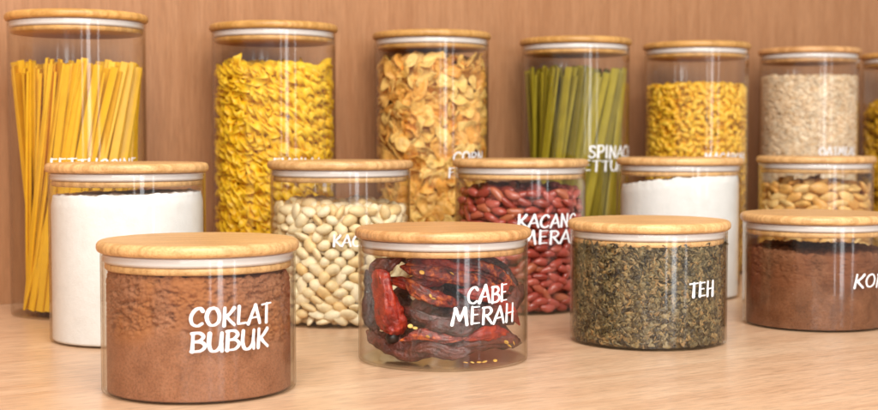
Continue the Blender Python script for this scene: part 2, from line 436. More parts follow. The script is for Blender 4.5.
J['macaroni'] = jar('macaroni', H_TALL, 'tall glass jar of small yellow macaroni', 'bamboo_shaded', GB,
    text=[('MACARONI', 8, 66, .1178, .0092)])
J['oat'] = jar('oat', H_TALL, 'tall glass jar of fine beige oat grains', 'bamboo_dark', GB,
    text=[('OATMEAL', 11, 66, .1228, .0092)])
J['pasta'] = jar('pasta', H_TALL, 'tall glass jar of amber pasta cut off at the right edge', 'bamboo_shaded', GB)

# ---------------------------------------------------------------- item shapes  (numpy V, list F), longest axis = x, thin axis = z
def ellipsoid(a, b, c, nu=12, nv=8, f=None):
    V, F = [], []
    V.append((a, 0, 0))
    for j in range(1, nv):
        t_ = pi*j/nv
        for i in range(nu):
            p = 2*pi*i/nu
            V.append((a*cos(t_), b*sin(t_)*cos(p), c*sin(t_)*sin(p)))
    V.append((-a, 0, 0)); n = len(V)
    for i in range(nu):
        F.append((0, 1+i, 1+(i+1) % nu)); F.append((n-1, n-1-nu+(i+1) % nu, n-1-nu+i))
    for j in range(nv-2):
        for i in range(nu):
            k = 1+j*nu
            F.append((k+i, k+nu+i, k+nu+(i+1) % nu, k+(i+1) % nu))
    V = np.array(V)
    if f: V = np.array([f(*v) for v in V])
    return V, F
def lumpy(V, amp, sc, seed):
    o = Vector((seed*3.7, seed*1.3, seed))
    return np.array([np.array(v)*(1 + amp*noise.noise(Vector(v)*sc + o)) for v in V])
def peanut_shape(s):
    f = lambda x, y, z: (x, y*(1 - .10*cos(pi*x/.0075)*0 + .12*(x/.0075)), z*(1+.10*(x/.0075)))
    V, F = ellipsoid((.0068, .0050, .0064, .0060)[s], .0042, (.0038, .0038, .0024, .0036)[s], 14, 10, f)
    return lumpy(V, .10, 180, s), F
def bean_shape(s):
    V, F = ellipsoid(.0070, .0034, .0031, 14, 10, lambda x, y, z: (x*.98, y*(1+.05*x/.008) + .0016 - 26*x*x, z))
    return lumpy(V, .06, 150, s), F
def almond_shape(s):
    V, F = ellipsoid(.0086, .0050, .0030, 14, 10, lambda x, y, z: (x, y*(1+.28*x/.0096), z*(1+.1*x/.0096) + .0006*(x/.0096)**2))
    return lumpy(V, .14, 150, s), F
def flake_shape(s):
    n, m = 7, 16; top, F = [(0, 0)], []
    rnd = random.Random(s); ph = [rnd.uniform(0, 6.28) for _ in range(4)]
    rad = lambda p: .0100*(1 + .16*sin(2*p+ph[0]) + .10*sin(3*p+ph[1]) + .07*sin(5*p+ph[2]))
    for j in range(1, n+1):
        for i in range(m):
            p = 2*pi*i/m; r = rad(p)*j/n; top.append((r*cos(p), r*sin(p)))
    def z(x, y):
        v = Vector((x*95, y*95, s*5.1))
        return 0.0042*noise.noise(v) + .0020*noise.noise(v*2.6) + 12*((x*cos(ph[3])+y*sin(ph[3]))**2)
    N = len(top)
    V = [(x, y*.85, z(x, y)) for x, y in top] + [(x, y*.85, z(x, y)-.0007) for x, y in top]
    for i in range(m):
        k = (i+1) % m
        F.append((0, 1+i, 1+k)); F.append((N, N+1+k, N+1+i))
        for j in range(n-1):
            a = 1+j*m
            F.append((a+i, a+m+i, a+m+k, a+k)); F.append((N+a+i, N+a+k, N+a+m+k, N+a+m+i))
        e = 1+(n-1)*m
        F.append((e+i, N+e+i, N+e+k, e+k))
    return np.array(V), F
def fusilli_shape(s):
    n, lob = 26, 3; L = .030 + .003*(s-1); V, F = [], []
    prof = []
    for k in range(lob):
        a = 2*pi*k/lob
        prof += [(.0017, a-.75), (.0046, a-.20), (.0050, a), (.0046, a+.20)]
    q = len(prof)
    for i in range(n+1):
        t_ = i/n; x = (t_-.5)*L; tw = t_*2*pi*(.95 + .1*s)
        bend = .0016*sin(t_*pi + s)
        for r, a in prof:
            V.append((x, r*cos(a+tw) + bend, r*sin(a+tw)))
    for i in range(n):
        for k in range(q):
            a, b = i*q+k, i*q+(k+1) % q
            F.append((a, b, b+q, a+q))
    F.append(tuple(range(q))[::-1]); F.append(tuple(n*q+k for k in range(q)))
    return np.array(V), F
def macaroni_shape(s):
    n, m = 8, 9; V, F = [], []; Rb = .0040; sw = 2.3 + .25*s
    for rr in (.0025, .0017):
        for i in range(n+1):
            a = (i/n-.5)*sw
            for k in range(m):
                p = 2*pi*k/m; r = Rb + rr*cos(p)
                V.append((r*sin(a), r*cos(a)-Rb*.6, rr*sin(p)))
    N = (n+1)*m
    for i in range(n):
        for k in range(m):
            a, b = i*m+k, i*m+(k+1) % m
            F.append((a, b, b+m, a+m)); F.append((N+a, N+a+m, N+b+m, N+b))
    for e in (0, n*m):
        for k in range(m):
            a, b = e+k, e+(k+1) % m
            F.append((a, b, N+b, N+a))
    return np.array(V), F

# ---------------------------------------------------------------- packing in the shell next to the glass
def relax(P, rad, lo, hi, circ, it=50):
    """P (n,3) in (arc, z, r) scaled so that items are unit balls; periodic in arc"""
    n = len(P)
    for k in range(it):
        if k % 6 == 0:
            D = P[:, None, :] - P[None, :, :]
            D[..., 0] -= circ*np.round(D[..., 0]/circ)
            d2 = (D**2).sum(-1); I, Jx = np.where((d2 < 9) & (d2 > 0)); k0 = I < Jx; I, Jx = I[k0], Jx[k0]
        D = P[I]-P[Jx]; D[:, 0] -= circ*np.round(D[:, 0]/circ)
        d = np.sqrt((D**2).sum(1)) + 1e-9
        ov = np.clip(2.0-d, 0, None); push = (D/d[:, None])*(ov*.28)[:, None]
        np.add.at(P, I, push); np.add.at(P, Jx, -push)
        P[:, 1] -= .03
        P[:, 2] += .02
        P[:, 1:] = np.minimum(np.maximum(P[:, 1:], lo), hi)
    return P
def rot_from(t_, rad_, roll, pitch, yaw):
    """x along tangent, z along radius, then jitter"""
    up = Vector((0, 0, 1)); B = Matrix((t_, up, rad_)).transposed()
    return B.to_4x4() @ Matrix.Rotation(yaw, 4, 'Z') @ Matrix.Rotation(pitch, 4, 'Y') @ Matrix.Rotation(roll, 4, 'X')
def shell_items(z0, z1, hu, hz, hr, layers=2, yaw=.35, pitch=.25, roll=.6, top=True, dens=1.0, slope=0.0, rin=None):
    rin = rin or R_IN - .0004
    rm = rin - hr; circ = 2*pi*rm/hu
    P = []
    nz = int((z1-z0)/(2*hz*.86)*dens); nu = int(circ/2)
    for L in range(layers):
        for j in range(nz):
            for i in range(nu):
                P.append(((i + .5*((j+L) % 2))*circ/nu + RNG.normal()*.35, z0/hz + 1 + (j)*((z1-z0)/hz-2)/max(1, nz-1) + RNG.normal()*.25, -L*1.75 + RNG.normal()*.1))
    P = np.array(P)
    P = relax(P, 1, np.array([z0/hz+1, -(layers-1)*1.9-.3]), np.array([z1/hz+.3, 0.0]), circ)
    out = []
    for u, z, r in P:
        a = u/circ*2*pi; rr = rin - hr + r*hr
        if rr < .004: continue
        t_ = Vector((-sin(a), cos(a), 0)); rd = Vector((cos(a), sin(a), 0))
        y_, p_, q_ = RNG.normal()*yaw, RNG.normal()*pitch, RNG.normal()*roll
        sag = (hu*cos(y_))**2/(2*rin)*.8 + abs(sin(p_))*hu*.6
        zz = z*hz
        out.append([Matrix.Translation(Vector((cos(a)*(rr-sag), sin(a)*(rr-sag), zz))) @ rot_from(t_, rd, q_, p_, y_), a, rr, zz])
    if top:
        rt = rin - hr*2*layers - hr*.2
        n = int((rt/ max(hu, hz))**2*4.0)
        for _ in range(n):
            a = RNG.uniform(0, 2*pi); r = rt*sqrt(RNG.uniform()); zz = z1 - hz*1.2 + RNG.uniform(-1.6, .6)*hz
            Rm = Matrix.Rotation(RNG.uniform(0, 6.28), 4, 'Z') @ Matrix.Rotation(RNG.normal()*.3, 4, 'X') @ Matrix.Rotation(RNG.normal()*.3, 4, 'Y')
            out.append([Matrix.Translation(Vector((r*cos(a), r*sin(a), zz))) @ Rm, a, r, zz])
    return out
def clamp_inside(Mx, V, rin, z0):
    """pull an item inwards or up until none of its points pierces the glass"""
    for _ in range(6):
        A = np.array(Mx); W = V @ A[:3, :3].T + A[:3, 3]
        r = np.hypot(W[:, 0], W[:, 1]); k = int(r.argmax()); ex = r[k]-rin; dz = z0 - W[:, 2].min()
        if ex <= 1e-5 and dz <= 1e-5: break
        if ex > 0: Mx = Matrix.Translation(Vector((-W[k, 0]/r[k]*ex*1.05, -W[k, 1]/r[k]*ex*1.05, 0))) @ Mx
        if dz > 0: Mx = Matrix.Translation(Vector((0, 0, dz))) @ Mx
    return Mx
def merged(name, shapes, items, mat, core=None):
    VV, FF, b = [], [], 0
    for k, Mx in items:
        V, F = shapes[k]; A = np.array(Mx)
        VV.append(V @ A[:3, :3].T + A[:3, 3]); FF += [tuple(i+b for i in f) for f in F]; b += len(V)
    if core:
        rc, z0, z1 = core
        V, F = lathe([(0, z0), (rc, z0)] + [(rc, z0+(z1-z0)*i/12) for i in range(1, 13)] + [(0, z1)], 48)
        V = np.array([(v[0]*(1+.05*noise.noise(Vector(v)*150)), v[1]*(1+.05*noise.noise(Vector(v)*150)), v[2] + (.002*noise.noise(Vector(v)*120) if v[2] > z0+.01 else 0)) for v in V])
        VV.append(V); FF += [tuple(i+b for i in f) for f in F]
    return mesh_np(name, np.concatenate(VV), FF, mat)
def pose_words(Mx, view):
    """how an item lies, seen from the front"""
    ax = (Mx.to_3x3() @ Vector((1, 0, 0))).normalized()
    side = -ax.x*sin(view) + ax.y*cos(view)
    w = ' upright' if abs(ax.z) > .75 else ' level' if abs(ax.z) < .2 else ' rising left' if ax.z*side < 0 else ' rising right'
    return w + (' deeper' if math.hypot(Mx.translation.x, Mx.translation.y) < R_IN*.82 else '')
def place_words(p, view, zlo, zhi):
    """where in its jar an item sits, seen from the front"""
    side = (-p.x*sin(view) + p.y*cos(view))/R_IN
    h = (p.z - zlo)/(zhi - zlo)
    hw = 'top' if h > .86 else 'upper' if h > .62 else 'middle' if h > .38 else 'lower' if h > .14 else 'bottom'
    sw = 'far left' if side < -.72 else 'left' if side < -.25 else 'centre' if side < .25 else 'right' if side < .72 else 'far right'
    return hw + ' ' + sw
def fill(key, name, shapes, items, mat, label, cat, group, mass_name, mass_label, core, zvis=0.0, limit=300, scale=(.90, 1.10), mcat='food'):
    x, y = JARS[key]; base = Vector((x, y, 0)); view = atan2(-y, -x)
    rin = R_IN - .0003
    sc = []
    for Mx, a, r, z in items:
        s = random.uniform(*scale); k = random.randrange(len(shapes))
        Mx = clamp_inside(Mx @ Matrix.Scale(s, 4), shapes[k][0], rin, .0014)
        facing = cos(a - view)
        top = z > max(i[3] for i in items[:1]) 
        score = (r/rin)*2.2 + facing*1.3 - (3 if z < zvis else 0) - (0 if facing > -.15 else 3)
        sc.append((score, k, Mx))
    sc.sort(key=lambda t_: -t_[0])
    indiv = [s for s in sc[:limit] if s[0] > 1.35]
    rest = [(s[1], s[2]) for s in sc[len(indiv):]]
    meshes = [mesh_np(name, V, F, mat) for V, F in shapes]
    zhi = max(i[3] for i in items)
    for _, k, Mx in indiv:
        o = obj(name, meshes[k]); o.matrix_world = Matrix.Translation(base) @ Mx
        p = Mx.translation
        tag(o, label + ', ' + place_words(p, view, zvis, zhi) + pose_words(Mx, view), cat, group)
    o = obj(mass_name, merged(mass_name, shapes, rest, mat, core)); o.location = base
    tag(o, mass_label, mcat, None, 'stuff')
    return len(indiv)

cnt = {}
cnt['peanut'] = fill('peanut', 'peanut', [peanut_shape(i) for i in range(4)], shell_items(.0014, .088, .0056, .0034, .0036, 2, .7, .4, 1.2, dens=1.05), M['peanut'],
    'pale peeled peanut in the jar lettered KACANG', 'peanut', 'peeled peanuts in the medium jar', 'peanut_mass', 'pale peeled peanuts deeper inside the jar lettered KACANG', (.030, .0014, .078))
cnt['bean'] = fill('bean', 'kidney_bean', [bean_shape(i) for i in range(4)], shell_items(.0014, .0965, .0064, .0031, .0034, 2, .36, .25, 2.0), M['bean'],
    'red kidney bean in the jar lettered KACANG MERAH', 'kidney bean', 'red kidney beans in the medium jar', 'kidney_bean_mass', 'red kidney beans deeper inside the jar lettered KACANG MERAH', (.031, .004, .088))
cnt['almond'] = fill('almond', 'roasted_nut', [almond_shape(i) for i in range(4)], shell_items(.0014, .0945, .0076, .0037, .0036, 2, .4, .3, 1.1, dens=1.05), M['almond'],
    'golden brown nut in the jar behind coffee', 'nut', 'golden nuts in the medium jar', 'roasted_nut_mass', 'golden nuts deeper inside the jar behind the coffee jar', (.030, .0014, .084))
cnt['flake'] = fill('corn', 'corn_flake', [flake_shape(i) for i in range(6)], shell_items(.0014, .205, .0072, .0050, .0036, 3, 1.5, .42, .55, dens=1.15), M['flake'],
    'curled golden corn flake in its tall jar', 'corn flake', 'corn flakes in the tall jar', 'corn_flake_mass', 'toasted corn flakes deeper inside the tall jar', (.038, .0016, .194), zvis=.09, scale=(.66, 1.0))
cnt['fusilli'] = fill('fusilli', 'fusilli_piece', [fusilli_shape(i) for i in range(3)], shell_items(.0014, .192, .0110, .0032, .0040, 2, .40, .15, 3.0, dens=1.1), M['fusilli'],
    'yellow twisted fusilli piece in its tall jar', 'pasta', 'fusilli pieces in the tall jar', 'fusilli_mass', 'yellow fusilli deeper and lower inside the tall jar', (.040, .0016, .183), zvis=.0, scale=(.8, 1.05))
cnt['macaroni'] = fill('macaroni', 'macaroni_piece', [macaroni_shape(i) for i in range(3)], shell_items(.0014, .185, .0040, .0028, .0030, 3, 1.2, .5, 1.5), M['macaroni'],
    'small yellow macaroni elbow in its tall jar', 'pasta', 'macaroni elbows in the tall jar', 'macaroni_mass', 'small yellow macaroni deeper and lower inside the tall jar', (.041, .0016, .178), zvis=.112)
cnt['pasta'] = fill('pasta', 'amber_pasta_piece', [fusilli_shape(i) for i in range(2)], shell_items(.0014, .170, .0125, .0040, .0046, 2, .5, .2, 3.0), M['pasta'],
    'amber pasta piece in the cut-off right edge jar', 'pasta', 'amber pasta pieces at the right edge', 'amber_pasta_mass', 'amber pasta deeper inside the jar at the right edge', (.032, .004, .160), zvis=.115, limit=60)
print('counts', cnt)

# fettuccine: straight ribbons standing in a twisted sheaf
def strands(key, name, mat, n, rb, rt, twist, zt, wid, label, group, seed, zj=.006, lean=0.0, dirs=(0, 0)):
    rnd = random.Random(seed); x0, y0 = JARS[key]
    for i in range(n):
        f = (i+.5)/n; r = sqrt(f); a = i*2.39996 + rnd.uniform(-.12, .12)
        b = Vector((rb*r*cos(a)+dirs[0], rb*r*sin(a)+dirs[1], .0048))
        a2 = a + twist + (rnd.uniform(-.42, .42) if rnd.random() < .45 else rnd.uniform(-.12, .12))
        rr = rt*(r + rnd.uniform(-.04, .04)); rr = min(rr, R_IN-.0038)
        z = zt + rnd.uniform(-zj, zj)
        tpt = Vector((rr*cos(a2), rr*sin(a2), z))
        ax = tpt - b; L = ax.length; ax.normalize()
        rad = Vector((cos(a), sin(a), 0)); rad = (rad - ax*rad.dot(ax)).normalized()
        sd = ax.cross(rad)
        wv = wid*rnd.uniform(.85, 1.1)/2; th = .0009
        V, F = [], []
        m = 10; bow = rnd.uniform(-.0012, .0012)
        # cross-section: flat ribbon with rounded edges, bent slightly along its length
        cs = [(-wv, 0), (-wv*.86, th), (0, th*1.15), (wv*.86, th), (wv, 0), (wv*.86, -th), (0, -th*1.15), (-wv*.86, -th)]
        ro = rnd.uniform(-.35, .35)
        for k in range(m+1):
            s = k/m; c = b + ax*(L*s) + rad*(bow*sin(pi*s))
            for u, v in cs:
                V.append(c + sd*(u*cos(ro)-v*sin(ro)) + rad*(u*sin(ro)+v*cos(ro)))
        q = 8
        for k in range(m):
            for j in range(q):
                F.append((k*q+j, k*q+(j+1) % q, (k+1)*q+(j+1) % q, (k+1)*q+j))
        F.append(tuple(range(q))[::-1]); F.append(tuple(m*q+j for j in range(q)))
        W = np.array([tuple(v) for v in V]); r_ = np.hypot(W[:, 0], W[:, 1])
        s_ = np.minimum(1, (R_IN-.0003)/r_); W[:, 0] *= s_; W[:, 1] *= s_
        W[:, 2] = np.maximum(W[:, 2], .0014)
        o = obj(name, mesh_np(name, W, F, mat)); o.location = (x0, y0, 0)
        for p in o.data.polygons: p.use_smooth = False
        vw = atan2(-y0, -x0); sd_ = (-tpt.x*sin(vw) + tpt.y*cos(vw))/R_IN; fr = (tpt.x*cos(vw) + tpt.y*sin(vw))/R_IN
        sw = ['far left', 'left', 'left of centre', 'centre', 'right of centre', 'right', 'far right'][max(0, min(6, int((sd_+.95)/1.9*7)))]
        fw = 'front' if fr > .35 else 'middle' if fr > -.3 else 'back'
        tag(o, label + ', its tip at the ' + sw + ', ' + fw + ' of the sheaf', 'pasta', group)
strands('fett', 'fettuccine_strand', M['fett'], 250, .0420, .0482, 1.0, .1835, .0062,
        'yellow fettuccine strand', 'yellow fettuccine strands in the tall jar', 3)
strands('spinach', 'spinach_fettuccine_strand', M['spinach'], 165, .0420, .0478, .9, .1930, .0070,
        'green spinach fettuccine strand', 'green fettuccine strands in the tall jar', 5)

# oat grains and tea leaves: nobody could count them
def scatter_mass(key, name, shapes, n, z0, z1, mat, label, core, yaw, pitch, roll, depth, topn, hump=None, sc=(.7, 1.25)):
    its = []
    for i in range(n):
        a = RNG.uniform(0, 2*pi); zz = RNG.uniform(z0+.001, z1); r = R_IN-.0006 - abs(RNG.normal())*depth
        if hump: 
            zlim = z1 + hump(a)
            zz = z0+.001 + (zz-z0)*(zlim-z0)/(z1-z0)
        t_ = Vector((-sin(a), cos(a), 0)); rd = Vector((cos(a), sin(a), 0))
        Mx = Matrix.Translation((r*cos(a), r*sin(a), zz)) @ rot_from(t_, rd, RNG.normal()*roll, RNG.normal()*pitch, RNG.normal()*yaw) @ Matrix.Scale(RNG.uniform(*sc), 4)
        k = int(RNG.integers(len(shapes)))
        its.append((k, clamp_inside(Mx, shapes[k][0], R_IN-.0003, z0)))
    for i in range(topn):
        a = RNG.uniform(0, 2*pi); r = (R_IN-.003)*sqrt(RNG.uniform())
        Mx = Matrix.Translation((r*cos(a), r*sin(a), z1 + (hump(a)*r/R_IN if hump else 0) + RNG.normal()*.0008)) @ Matrix.Rotation(RNG.uniform(0, 6.28), 4, 'Z') @ Matrix.Rotation(RNG.normal()*.3, 4, 'X')
        its.append((int(RNG.integers(len(shapes))), Mx))
    o = obj(name, merged(name, shapes, its, mat, core)); o.location = (*JARS[key], 0)
    tag(o, label, 'food', None, 'stuff')
oat_shapes = [ellipsoid(.0034, .0011, .0009, 6, 4), ellipsoid(.0030, .0013, .0007, 6, 4)]
scatter_mass('oat', 'oat_grains', oat_shapes, 15000, .0016, .194, M['oat'], 'fine beige oat grains filling the tall jar', (.0472, .0016, .1925), .5, .25, 1.0, .0008, 1500)
def leaf_shape(s):
    rnd = random.Random(s+40); n = 5; V, F = [], []
    L = rnd.uniform(.0030, .0054); wd = rnd.uniform(.0016, .0030); cu = rnd.uniform(-.42, .42)
    for i in range(n+1):
        t_ = i/n*2-1; w_ = wd*(1-t_*t_)**.5 + .0002; a = t_*1.1*cu
        cx, cz = L*sin(a)/(abs(1.1*cu)+.3)*1.2, .0016*cu*(1-cos(a*1.3)) + .0005*sin(t_*5+s)
        for u, e in ((-1, .0005), (0, 0), (1, .0005)):
            V.append((t_*L if abs(cu) < .2 else cx, u*w_ + .0005*sin(t_*4+s), cz + e))
    for i in range(n):
        for k in range(2): F.append((3*i+k, 3*i+k+1, 3*i+k+4, 3*i+k+3))
    m = len(V); V += [(x, y, z-.00035) for x, y, z in V]
    F += [tuple(m+q for q in f[::-1]) for f in F]
    for i in range(n):
        F.append((3*i+3, m+3*i+3, m+3*i, 3*i)); F.append((3*i+2, m+3*i+2, m+3*i+5, 3*i+5))
    return np.array(V), F
scatter_mass('tea', 'tea_leaves', [leaf_shape(i) for i in range(14)], 6800, .0016, .0625, M['tea'], 'curled dark olive and tan dried tea leaves filling the jar lettered TEH',
    (.0455, .0016, .060), 1.2, .38, .5, .0012, 1500, hump=lambda a: .0008*sin(2*a) + .0006*sin(5*a+1), sc=(.6, 1.15))

# powders: a heap against the glass with a rough surface
def powder_heap(key, name, mat, z0, ztop, label, rough_amp, fine_amp, top_amp, rough_from, hump=lambda a: 0.0, cat='powder', nT=420, nZ=110):
    rin = R_IN - (.0020 if ztop < .08 else .0009); V, F = [], []
    sd = Vector((ztop*300, rin*77, 5))
    def n3(p, s, o=4): return noise.fractal(Vector(p)*s + sd, .6, 2.0, o)
    rings = []
    for j in range(nZ+1):
        s = j/nZ; ring = []
        for i in range(nT):
            a = 2*pi*i/nT; z = z0 + (ztop + hump(a) - z0)*s
            p = (rin*cos(a), rin*sin(a), z)
            k = max(0.0, min(1.0, (z - rough_from(a))/.008))
            d = fine_amp*abs(n3(p, 500, 3)) + k*rough_amp*max(0.0, n3((p[0], p[1], p[2]*1.5), 210, 5)*1.5 + .02)
            if k > 0:
                vor = noise.voronoi(Vector((p[0], p[1], p[2]*1.5))*260 + sd + Vector((n3(p, 150), n3(p, 170), 0))*.25)[0]
                d += k*rough_amp*.55*max(0.0, .22 - (vor[1]-vor[0]))*4
            if s > .93: d += (s-.93)/.07*.0012
            r = rin - d
            ring.append(len(V)); V.append((r*cos(a), r*sin(a), z + (top_amp*n3((p[0], p[1], 0), 110) if s > .96 else 0)))
        rings.append(ring)
    nr = 26
    for j in range(1, nr+1):
        ring = []; f = 1 - j/(nr+.3)
        for i in range(nT):
            a = 2*pi*i/nT; x, y = rin*f*cos(a), rin*f*sin(a)
            q = Vector((x, y, 0))
            z = ztop + hump(a)*f + top_amp*n3((x, y, 0), 110) + top_amp*.8*max(0, noise.noise(q*260+sd))
            ring.append(len(V)); V.append((x, y, z))
        rings.append(ring)
    for A_1, B_1 in zip(rings, rings[1:]):
        for i in range(nT):
            k = (i+1) % nT; F.append((A_1[i], A_1[k], B_1[k], B_1[i]))
    F.append(tuple(rings[-1])); F.append(tuple(rings[0][::-1]))
    o = obj(name, mesh_np(name, V, F, mat)); o.location = (*JARS[key], 0)
    return tag(o, label, cat, None, 'stuff')
powder_heap('choc', 'cocoa_powder', M['cocoa'], .0014, .0625, 'clumpy brown cocoa powder filling the jar lettered COKLAT BUBUK', .0017, .0002, .0016,
            lambda a: .029 + .004*sin(3*a) - .003*cos(a), lambda a: -.0009*cos(a-.4))
powder_heap('coffee', 'coffee_powder', M['coffee'], .0014, .0535, 'dark reddish coffee powder in the jar lettered KOPI', .0007, .0004, .0020,
            lambda a: .030, lambda a: .0014*sin(a) + .0007*sin(4*a))
powder_heap('flour', 'flour_powder', M['flour'], .0014, .0955, 'smooth white flour in the jar behind the cocoa jar', .0004, .0001, .0011,
            lambda a: .09, lambda a: .0012*cos(a), nT=200, nZ=60)
powder_heap('starch', 'starch_powder', M['flour'], .0014, .0975, 'heaped white flour in the jar behind the tea jar', .0006, .0001, .0018,
            lambda a: .09, lambda a: .0058*cos(a+.5), nT=200, nZ=60)

# ---------------------------------------------------------------- dried chilies
def chili(pts, radii, mat, label, seed, flat=.62, stem=None, wr=.33):
    """a shrivelled pod: squashed, creased tube along pts (jar coordinates, metres)"""
    P = [Vector(p) for p in pts]; q = [P[0]*2-P[1]] + P + [P[-1]*2-P[-2]]; rq = [radii[0]] + list(radii) + [radii[-1]]
    C, Rr = [], []
    m = 12
    for i in range(1, len(q)-2):
        for k in range(m):
            s = k/m
            C.append(.5*((2*q[i]) + (q[i+1]-q[i-1])*s + (2*q[i-1]-5*q[i]+4*q[i+1]-q[i+2])*s*s + (3*q[i]-q[i-1]-3*q[i+1]+q[i+2])*s**3))
            Rr.append(rq[i]*(1-s) + rq[i+1]*s)
    C.append(q[-2]); Rr.append(rq[-2])
    c0 = Vector((JARS['chili'][0], JARS['chili'][1], 0))
    V, F = [], []; nu = 36; off = Vector((seed*2.3, seed*.7, seed))
    for i, c in enumerate(C):
        tg = (C[min(i+1, len(C)-1)] - C[max(i-1, 0)]).normalized()
        vw = Vector((0, -1, 0)); s1 = tg.cross(vw)
        s1 = s1.normalized() if s1.length > .1 else tg.cross(Vector((0, 0, 1))).normalized()
        s2 = s1.cross(tg).normalized()
        tw = .5*noise.noise(Vector((i*.05, seed, 0)))
        e = min(i, len(C)-1-i)/3.0
        endf = min(1, .25 + e*.45)
        for k in range(nu):
            a = 2*pi*k/nu
            d = s1*cos(a+tw) + s2*sin(a+tw)*flat
            # creases run along the pod
            cr = noise.noise(Vector((cos(a)*1.9, sin(a)*1.9, i*.055)) + off)*wr*1.6 + noise.noise(Vector((cos(a)*4.5, sin(a)*4.5, i*.14)) + off)*wr*.8
            cr += noise.noise(Vector((cos(a)*1.0, sin(a)*1.0, i*.30)) + off)*wr*.7
            V.append(c + d*(Rr[i]*endf*(1+cr)))
    for i in range(len(C)-1):
        for k in range(nu):
            F.append((i*nu+k, i*nu+(k+1) % nu, (i+1)*nu+(k+1) % nu, (i+1)*nu+k))
    F.append(tuple(range(nu))[::-1]); F.append(tuple((len(C)-1)*nu+k for k in range(nu)))
    W = np.array([tuple(v) for v in V]); r_ = np.hypot(W[:, 0], W[:, 1]); s_ = np.minimum(1, (R_IN-.0005)/r_)
    W[:, 0] *= s_; W[:, 1] *= s_; W[:, 2] = np.clip(W[:, 2], .0014, .0625)
    o = obj('dried_chili', mesh_np('dried_chili', W, F, mat)); o.location = c0
    tag(o, label, 'chili', 'dried chilies in the short jar')
    if stem:
        S = [Vector(p) for p in stem]; VS, FS = [], []
        sr = [.0034, .0040, .0030, .0012, .0010][:len(S)]
        for i, c in enumerate(S):
            tg = (S[min(i+1, len(S)-1)] - S[max(i-1, 0)]).normalized()
            s1 = tg.cross(Vector((0.1, -1, .05))).normalized(); s2 = s1.cross(tg)
            for k in range(12):
                a = 2*pi*k/12; VS.append(c + (s1*cos(a)+s2*sin(a))*sr[i])
        for i in range(len(S)-1):
            for k in range(12): FS.append((i*12+k, i*12+(k+1) % 12, (i+1)*12+(k+1) % 12, (i+1)*12+k))
        FS.append(tuple(range(12))[::-1]); FS.append(tuple((len(S)-1)*12+k for k in range(12)))
        obj('stalk', mesh_np('stalk', VS, FS, M['stalk']), o)
    return o
def px(x, y, d):
    """jar coordinates on the near side, d metres behind the glass front (measured once from the photograph)"""
    return ((x-443)/1780*(1+d*.5), d, .1313-(y-138)*(.752+d+.047)/1365 + .002)
